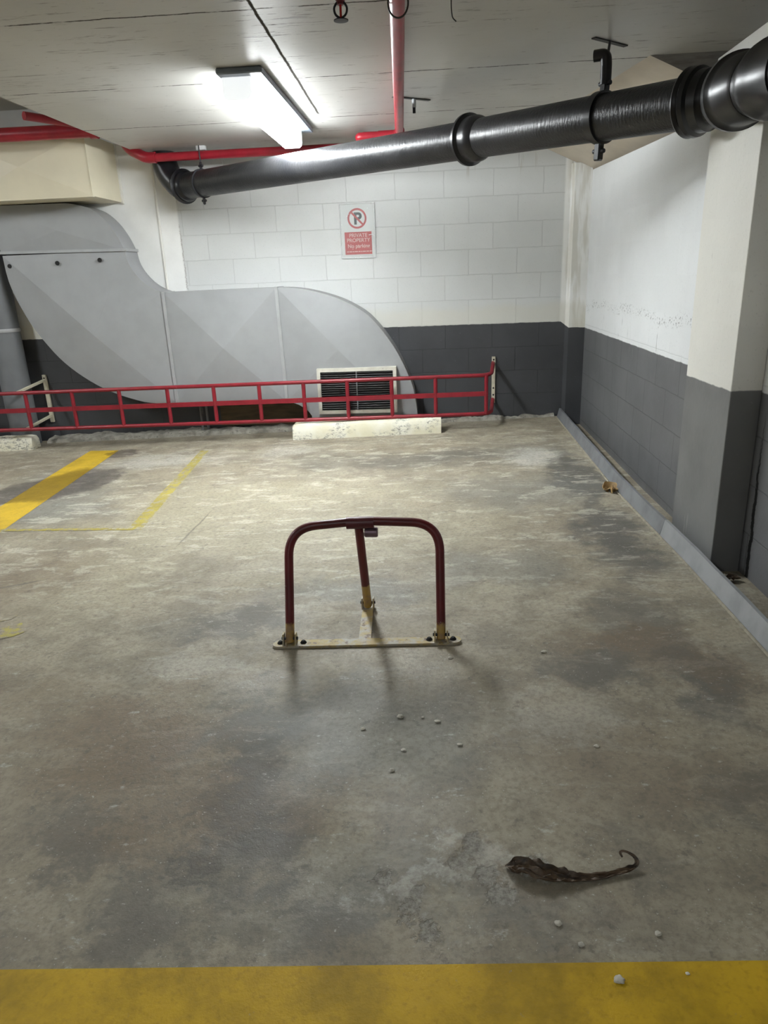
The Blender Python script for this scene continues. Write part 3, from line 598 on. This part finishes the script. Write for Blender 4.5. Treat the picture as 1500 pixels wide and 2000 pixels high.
# things tucked under the duct
m = MB(); m.box((-1.93, 6.235, fz(-1.5) + .05), (-1.10, 6.262, .205), .002); tag(m.build('timber_board', M_WOOD), 'dark brown board leaning on the wall under the grey duct', 'board')
t = thing('pipe_stub', (-2.06, 6.20, .0), 'two thin grey conduits rising from the kerb under the duct', 'conduit')
for x in (-2.10, -2.045): MB().tube([(x, 6.20, fz(x) + .03), (x, 6.20, .228)], .011, 10).build('conduit', M_GPIPE, t)
# grey riser pipe at the far left
t = thing('riser_pipe', (-3.75, 6.145, fz(-3.75)), 'vertical grey riser pipe at the left edge of the back wall', 'pipe')
MB().tube(segs((-3.75, 6.145, fz(-3.75) - .002), (-3.75, 6.145, 1.884), 6), .123, 36).build('pipe_section', M_GPIPE, t)
MB().lathe((-3.75, 6.145, .885), (0, 0, 1), [(0, .12), (0, .129), (.008, .132), (.022, .132), (.03, .129), (.03, .12)], 36).build('joint_ring', M_DUCTS, t)

# ------------------------------------------------------------------ red guard rail
YR = 5.85
def rz(z, x): return z + .010 * (x - .43)
t = thing('guard_rail', (-1.8, 6.0, .05), 'long red ladder-like guard rail along the back wall', 'railing')
for nm, z, zw in (('top_rail', .430, .478), ('bottom_rail', .112, .160)):
    MB().tube(fillet([(-5.0, YR, rz(z, -5.0)), (-2, YR, rz(z, -2)), (.475, YR, rz(z, .47)), (.522, 6.262, zw)], [.01, .10], 10), .0165, 14).build(nm, M_RAIL, t)
m = MB(); m.prism([(-5.0, YR - .014, rz(.262, -5)), (.445, YR - .014, .262), (.445, YR - .014, .300), (-5.0, YR - .014, rz(.300, -5))], (0, .012, 0)); m.build('middle_bar', M_RAIL, t, smooth=0)
for x in (-4.74, -4.33, -3.92, -3.505, -3.09, -2.673, -2.252, -1.85, -1.46, -1.083, -.715, -.345, .018, .434):
    MB().tube([(x, YR, rz(.112, x)), (x, YR, rz(.430, x))], .0165, 12).build('post', M_RAIL, t)
m = MB(); m.box((.511, 6.255, .128), (.541, 6.277, .530), .002)
b = m.build('wall_plate', M_CREAM, t, smooth=0)
for z in (.505, .20, .26):
    MB().lathe((.526, 6.256, z), (0, -1, 0), [(0, .008), (.002, .008)], 10).build('bolt_hole', M_HOLE, b)
m = MB(); m.box((-3.555, 6.255, .055), (-3.52, 6.277, .49), .002); b = m.build('wall_plate', M_CREAM, t, smooth=0)
MB().lathe((-3.538, 6.256, .46), (0, -1, 0), [(0, .008), (.002, .008)], 10).build('bolt_hole', M_HOLE, b)
for z in (.412, .085):
    m = MB(); m.prism([(-3.555, 6.262, z + .02), (-3.53, 6.262, z + .02), (-3.56, YR, z - .025), (-3.585, YR, z - .025)], (0, 0, .018)); m.build('bracket_arm', M_CREAM, t, smooth=0)

# ------------------------------------------------------------------ wheel stops
def wheel_stop(x0, x1, y0, y1, h, label):
    m = MB(); n = max(4, int((x1 - x0) / .04)); prof = [(y0, 0), (y0 + .006, .35), (y0 + .022, .85), (y0 + .04, 1), (y1 - .04, 1), (y1 - .01, .7), (y1, 0)]; rows = []
    for i in range(n + 1):
        x = x0 + (x1 - x0) * i / n; k = 1 - (.05 if i in (0, n) else 0)
        rows.append([m.bm.verts.new((x, y + mnoise.noise((x * 14, y * 14, 1)) * .004, fz(x) - .002 + h * f * k + (mnoise.noise((x * 18, y * 18, 5)) * .005 if f > 0 else 0))) for y, f in prof])
    for P_, Q_ in zip(rows, rows[1:]):
        for k in range(len(prof) - 1): m.bm.faces.new((P_[k], Q_[k], Q_[k + 1], P_[k + 1]))
        m.bm.faces.new((P_[0], P_[-1], Q_[-1], Q_[0]))
    m.bm.faces.new(rows[0]); m.bm.faces.new(rows[-1][::-1])
    return tag(m.build('wheel_stop', M_STOP, smooth=50), label, 'wheel stop')
wheel_stop(-1.19, .06, 5.765, 5.99, .125, 'white concrete wheel stop in front of the duct grille')
wheel_stop(-5.0, -3.55, 5.87, 6.015, .12, 'chipped white wheel stop cut by the left edge of the picture')

# ------------------------------------------------------------------ floor paint
def decal(name, mat, polys, label, z=.0015):
    m = MB()
    for P_ in polys:
        m.poly([(x, y, fz(x) + z) for x, y in P_])
    return tag(m.build(name, mat, smooth=0), label, 'floor marking')
decal('painted_line', M_YELF, [[(-3.5, .40), (1.075, .60), (1.075, 1.055), (0.617, 1.033), (-.888, .992), (-3.5, .915)]], 'broad dirty yellow line across the front of the bay')
decal('painted_line', M_YEL, [[(-2.947, 5.72), (-2.679, 5.685), (-2.52, 3.677), (-2.35, 1.6), (-2.63, 1.6), (-2.829, 4.186)]], 'wide yellow bay line on the left with an oil stain')
decal('painted_line', M_YELD, [[(-1.915, 5.53), (-1.845, 5.53), (-1.655, 3.63), (-1.74, 3.63)], [(-2.55, 3.735), (-2.53, 3.695), (-1.735, 3.632), (-1.745, 3.668)]], 'thin faded yellow L-shaped outline right of the wide yellow line', .002)
decal('painted_mark', M_YELR, [[(-1.98, 2.52), (-1.78, 2.59), (-1.79, 2.55), (-1.97, 2.48)], [(-1.80, 2.46), (-1.72, 2.52), (-1.66, 2.44), (-1.69, 2.40), (-1.96, 2.31), (-1.97, 2.35), (-1.74, 2.42)]], 'ghost of a yellow letter at the left edge of the floor', .002)

# ------------------------------------------------------------------ metal edge strip by the right wall
KX = [(0.6, 1.10), (2.1, 1.100), (2.92, 1.090), (4.0, 1.055), (5.0, 1.062), (6.23, 1.075)]
def kx(y):
    for (a, xa), (b, xb) in zip(KX, KX[1:]):
        if y <= b: return xa + (xb - xa) * (y - a) / (b - a)
    return KX[-1][1]
def strip(y0, y1, hh, label, mat):
    t = thing('metal_edging', (kx(y0), (y0 + y1) / 2, 0), label, 'edging'); n = int((y1 - y0) / .06); rows = []; m = MB(); sb = []
    for i in range(n + 1):
        y = y0 + (y1 - y0) * i / n; x = kx(y) + mnoise.noise((0, y * 2, 4)) * .003; zb = fz(x) + .001; h = hh + mnoise.noise((3, y * 3, 0)) * .004
        rows.append([m.bm.verts.new(q) for q in ((x, y, zb), (x + .018, y, h), (x + .032, y, h), (x + .030, y, h - .012), (x + .022, y, h - .004), (x + .006, y, zb))])
        sb.append((x - .004, y, zb + .001))
    for P_, Q_ in zip(rows, rows[1:]):
        for k in range(6): m.bm.faces.new((P_[k], Q_[k], Q_[(k + 1) % 6], P_[(k + 1) % 6]))
    m.bm.faces.new(rows[0]); m.bm.faces.new(rows[-1][::-1])
    m.build('upstand', mat, t); MB().tube(sb, .006, 8).build('sealant_bead', M_SEAL, t)
strip(3.262, 6.20, .080, 'dull far length of galvanised edging by the right wall', mat_plain('dull_galvanised', (.26, .27, .285), .5, .4, var=.25, scale=9))
strip(.6, 3.258, .082, 'brighter near length of galvanised edging by the right wall', M_GALV)

# ------------------------------------------------------------------ red parking barrier
BY = 2.278
t = thing('parking_barrier', (-.265, 2.38, fz(-.265)), 'dark red fold-down parking barrier hoop standing in the bay', 'parking barrier')
def bz(x, dz=0): return fz(x) + .001 + dz
m = MB(); xa, xb = -.597, .078; hw = .024
pts = [(xa + .015 - .02 * math.cos(a) * 0 + hw * math.cos(a), BY + hw * math.sin(a)) for a in [math.pi * (.5 + k / 8) for k in range(9)]] + [(xb - .015 + hw * math.cos(a), BY + hw * math.sin(a)) for a in [math.pi * (-.5 + k / 8) for k in range(9)]]
m.prism([(x, y, bz(x)) for x, y in pts], (0, 0, .009)); base = m.build('base_plate', M_BASE, t, smooth=30)
m = MB(); m.prism([(-.289, BY + hw, bz(-.27)), (-.243, BY + hw, bz(-.27)), (-.256, 2.585, bz(-.27)), (-.299, 2.585, bz(-.27))], (0, 0, .008)); m.build('tie_plate', M_BASE, t, smooth=0)
for x in (-.578, -.492, -.028, .058):
    MB().lathe((x, BY + .002, bz(x, .0085)), (0, 0, 1), [(0, .012), (.002, .012), (.008, .008), (.010, .006)], 10).build('anchor_bolt', M_HOLE, t)
HL = [(-.541, BY, bz(-.541, .012)), (-.541, 2.435, .388), (-.27, 2.428, .404), (.015, 2.435, .388), (.015, BY, bz(.015, .012))]
lean = [(-.541, BY, bz(-.541, .014))] + [(-.541, 2.412, .372), (-.27, 2.42, .395), (.015, 2.412, .385), (.015, BY, bz(.015, .014))]
MB().tube(fillet(lean, [.105, .02, .105], 12), .0165, 20).build('hoop', M_BAR, t)
PT = Vector((-.283, 2.43, .378)); PB = Vector((-.276, 2.555, bz(-.276, .018)))
MB().tube([PB, PB + (PT - PB) * .98], .0165, 18).build('prop_leg', M_BAR, t)
MB().lathe((-.325, 2.419, .387), (1, 0, .02), [(0, .018), (0, .0225), (.10, .0225), (.10, .018)], 20).build('sleeve', mat_plain('dark_red_sleeve', (.10, .012, .018), .4), t)
m = MB(); m.lathe((-.262, 2.425, .348), (1, 0, 0), [(0, .014), (.004, .019), (.046, .019), (.05, .016)], 16); lk = m.build('lock_barrel', M_LOCK, t)
for x, y in ((-.541, BY), (.015, BY), (-.276, 2.56)):
    for s in (1, -1):
        m = MB(); m.prism([(x + s * .020, y - .02, bz(x, .007)), (x + s * .020, y + .02, bz(x, .007)), (x + s * .020, y + .014, bz(x, .05)), (x + s * .020, y - .010, bz(x, .05))], (s * .005, 0, 0)); m.build('hinge_lug', M_BASE, t, smooth=0)
    MB().tube([(x - .03, y, bz(x, .03)), (x + .03, y, bz(x, .03))], .006, 8).build('hinge_pin', M_DKMET, t)

# ------------------------------------------------------------------ no-parking sign in a plastic sleeve
t = thing('parking_sign', (-.608, YW, 1.38), 'paper no parking sign in clear plastic on the back wall', 'sign')
sx = -.608; yp = YW - .004
MB().box((sx - .135, yp, 1.395), (sx + .135, yp + .0015, 1.79)).build('paper_sheet', M_PAPER, t, smooth=0)
MB().box((sx - .112, yp - .0008, 1.408), (sx + .114, yp, 1.584)).build('red_panel', M_SRED, t, smooth=0)
cx, cz = sx - .002, 1.688; m = MB(); n = 48
for k in range(n):
    a0, a1 = 2 * math.pi * k / n, 2 * math.pi * (k + 1) / n
    m.poly([(cx + r * math.cos(a), yp - .0008, cz + r * math.sin(a)) for r, a in ((.064, a0), (.079, a0), (.079, a1), (.064, a1))])
dv = Vector((math.cos(-.80), 0, math.sin(-.80))); nv = Vector((-dv.z, 0, dv.x)) * .0075
q0 = Vector((cx, yp - .0012, cz)) - dv * .066; q1 = Vector((cx, yp - .0012, cz)) + dv * .066
m.poly([q0 - nv, q0 + nv, q1 + nv, q1 - nv]); m.build('prohibition_ring', M_SRED, t, smooth=0)
def text(body, size, x, z, mat, name, y, sxk=1.0, bold=0.0):
    cu = D.curves.new(name, 'FONT'); cu.body = body; cu.size = size; cu.align_x = 'CENTER'; cu.offset = bold; cu.extrude = 0.0002
    ob = D.objects.new(name, cu); COL.objects.link(ob)
    dg = bpy.context.evaluated_depsgraph_get(); me = D.meshes.new_from_object(ob.evaluated_get(dg)); COL.objects.unlink(ob); D.objects.remove(ob); D.curves.remove(cu)
    o = D.objects.new(name, me); COL.objects.link(o); me.materials.clear(); me.materials.append(mat)
    org = ORG[t.name]
    for v in me.vertices: v.co = Vector((x + v.co.x * sxk, y - v.co.z, z + v.co.y)) - org
    o.parent = t; return o
text('P', .125, cx + .004, cz - .043, M_SBLK, 'letter', yp - .0009, 1.05, .004)
text('PRIVATE', .041, sx + .002, 1.544, M_STXT, 'lettering', yp - .0012, 1.0, .0006)
text('PROPERTY', .041, sx + .002, 1.506, M_STXT, 'lettering', yp - .0012, 1.0, .0006)
text('No parking', .041, sx + .003, 1.461, M_STXT, 'lettering', yp - .0012, 1.0, .0008)
m = MB(); xx = sx - .098
for wl in (.016, .022, .012, .028, .018, .010, .026, .022, .020): m.box((xx, yp - .0012, 1.427), (xx + wl, yp - .0008, 1.4345)); xx += wl + .0045
m.build('fine_print', M_STXT, t, smooth=0)
m = MB(); W_, H_ = 8, 12; gx = [[None] * (W_ + 1) for _ in range(H_ + 1)]
for j in range(H_ + 1):
    for i in range(W_ + 1):
        x = sx - .146 + .290 * i / W_; z = 1.380 + .422 * j / H_
        gx[j][i] = m.bm.verts.new((x + mnoise.noise((x * 12, z * 12, 9)) * .003, yp - .004 - abs(mnoise.noise((x * 16, z * 16, 2))) * .006, z))
for j in range(H_):
    for i in range(W_): m.bm.faces.new((gx[j][i], gx[j][i + 1], gx[j + 1][i + 1], gx[j + 1][i]))
m.build('plastic_sleeve', M_SLV, t, smooth=180)
m = MB(); ed = []
for k in range(60):
    f = k / 60
    if f < .2: p = (-.146 + f / .2 * .29, 1.380)
    elif f < .5: p = (.144, 1.380 + (f - .2) / .3 * .422)
    elif f < .7: p = (.144 - (f - .5) / .2 * .29, 1.802)
    else: p = (-.146, 1.802 - (f - .7) / .3 * .422)
    ed.append((sx + p[0] + mnoise.noise((k * .7, 1, 0)) * .004, yp - .005 - abs(mnoise.noise((k * .5, 3, 0))) * .004, p[1] + mnoise.noise((k * .6, 5, 0)) * .004))
m.tube(ed, .0026, 6, closed=True)
m.tube([(sx + .09, yp - .008, 1.556), (sx + .12, yp - .009, 1.560), (sx + .142, yp - .008, 1.545)], .002, 6); m.build('sleeve_edge', M_SLVE, t)

# ------------------------------------------------------------------ debris on the floor
def ribbon(name, mat, spine, width, label, cat, fold=.3):
    q4 = [(*p, w_) for p, w_ in zip(spine, width)]; sm = []
    for i in range(len(q4) - 1):
        a, b, c, d = (Vector(q4[max(i - 1, 0)]), Vector(q4[i]), Vector(q4[i + 1]), Vector(q4[min(i + 2, len(q4) - 1)]))
        for k in range(4):
            u = k / 4; sm.append(0.5 * ((2 * b) + (c - a) * u + (2 * a - 5 * b + 4 * c - d) * u * u + (3 * b - a - 3 * c + d) * u ** 3))
    sm.append(Vector(q4[-1])); spine = [tuple(v[:3]) for v in sm]; width = [max(v[3], .0008) for v in sm]
    m = MB(); P_ = spine; n = len(P_); rows = []
    for i, p in enumerate(P_):
        p = Vector(p); d = (Vector(P_[min(i + 1, n - 1)]) - Vector(P_[max(i - 1, 0)])); d.normalize()
        s = d.cross(Vector((0, 0, 1))).normalized(); wv = width[i]; r = []
        for k in range(11):
            u = (k - 5) / 5; q = p + s * wv * u + Vector((0, 0, 1)) * (abs(u) * wv * fold + mnoise.noise((i * .22, k * .75, 2)) * wv * .75 + mnoise.noise((i * .5, k * 1.5, 8)) * wv * .22)
            r.append(m.bm.verts.new(q))
        rows.append(r)
    for A_, B_ in zip(rows, rows[1:]):
        for k in range(10): m.bm.faces.new((A_[k], A_[k + 1], B_[k + 1], B_[k]))
    o = m.build(name, mat, smooth=60)
    mo = o.modifiers.new('thick', 'SOLIDIFY'); mo.thickness = .0012
    return tag(o, label, cat)
Z0 = -.022
sp = [(.145, 1.255), (.155, 1.250), (.17, 1.245), (.19, 1.238), (.215, 1.228), (.24, 1.224), (.265, 1.222), (.285, 1.220), (.305, 1.220), (.33, 1.222), (.355, 1.226), (.38, 1.233), (.40, 1.238), (.415, 1.243), (.428, 1.249), (.434, 1.258), (.430, 1.268), (.420, 1.276), (.408, 1.280), (.402, 1.275), (.404, 1.266)]
zs = [.004, .008, .011, .011, .010, .007, .005, .004, .004, .004, .004, .005, .006, .007, .009, .013, .017, .020, .021, .02, .018]
ws = [.001, .013, .021, .023, .023, .021, .018, .015, .012, .009, .008, .0075, .007, .006, .005, .004, .0035, .003, .003, .0025, .002]
ribbon('dead_leaf', M_LEAF, [(x, y, fz(x) + z) for (x, y), z in zip(sp, zs)], ws, 'long curled dark brown dead leaf on the floor at front right', 'leaf', .45)
sp = [(.985, 3.985), (1.0, 3.995), (1.02, 4.0), (1.04, 3.995), (1.06, 3.98)]
ribbon('dead_leaf', M_LEAFT, [(x, y, fz(x) + .014) for x, y in sp], [.004, .045, .06, .05, .008], 'small tan leaf lying against the metal edging', 'leaf', .25)
sp = [(1.18, 2.73), (1.20, 2.735), (1.22, 2.74), (1.245, 2.73)]
ribbon('dead_leaf', M_LEAF, [(x, y, .012) for x, y in sp], [.003, .016, .018, .003], 'tiny brown leaf at the foot of the wall pier', 'leaf', .3)
def crumb(x, y, r, label, dirty=False):
    m = MB(); bmesh.ops.create_icosphere(m.bm, subdivisions=3, radius=r); sd = x * 31 + y * 17
    for v in m.bm.verts:
        v.co *= 1 + mnoise.noise(v.co * (1.1 / r) + Vector((sd, 0, 0))) * .55 + mnoise.noise(v.co * (3 / r) + Vector((sd, 4, 0))) * .2
        v.co.z *= .62; v.co.x *= 1.25; v.co += Vector((x, y, fz(x) + r * .45))
    return tag(m.build('concrete_crumb', M_CRUMB, smooth=50), label, 'debris', 'concrete crumbs scattered on the floor')
for x, y, r, lb in [
    (.238, 1.109, .0085, 'pale crumb on the floor below the long brown leaf, nearest the leaf'),
    (.275, 1.062, .007, 'pale crumb midway between the long brown leaf and the front yellow line'),
    (.430, 1.088, .008, 'grey crumb on the floor near the front yellow line, below the leaf tail'),
    (.331, .989, .011, 'largest dirty crumb lying on the front yellow line'),
    (.459, 1.004, .005, 'tiny pale crumb on the front yellow line, right of the dirty one'),
    (-.113, 1.824, .012, 'largest pale crumb in the barrier shadow, at the prop shadow tip'),
    (-.046, 1.820, .007, 'middle one of three pale crumbs in a row in the barrier shadow'),
    (-.003, 1.798, .009, 'rightmost of three pale crumbs in a row in the barrier shadow'),
    (-.224, 1.766, .008, 'pale crumb in the left half of the barrier shadow'),
    (-.099, 1.666, .008, 'pale crumb at the front centre edge of the barrier shadow'),
    (.060, 1.688, .008, 'pale crumb at the front right edge of the barrier shadow'),
    (-.128, 1.580, .009, 'pale crumb just in front of the barrier shadow'),
    (.046, 2.162, .009, 'pale crumb beside the right foot of the red barrier'),
    (.369, 2.190, .011, 'round tan crumb on the floor to the right of the barrier base'),
    (.437, 1.675, .008, 'flat pale crumb alone on the open floor at right')]:
    crumb(x, y, r * .68, lb)

# ------------------------------------------------------------------ added copies of the batten as fill light, all out of view
for (x, y, z, lb) in [(-1.2, -.9, CEIL, 'added unseen fill light on the ceiling straight behind the viewer'), (-4.7, 3.6, 2.62, 'added unseen fill light on the ceiling out of view at left'), (-1.2, -4.2, CEIL, 'added unseen fill light on the ceiling far behind the viewer')]:
    r = bt.copy(); COL.objects.link(r); r.location = (x, y, z); r['label'] = lb
    for ch in bt.children:
        c = ch.copy(); COL.objects.link(c); c.parent = r
        if ch.name.startswith('diffuser'):
            c.data = ch.data.copy(); c.data.materials[0] = M_FILLL if x < -3 else M_FILLB
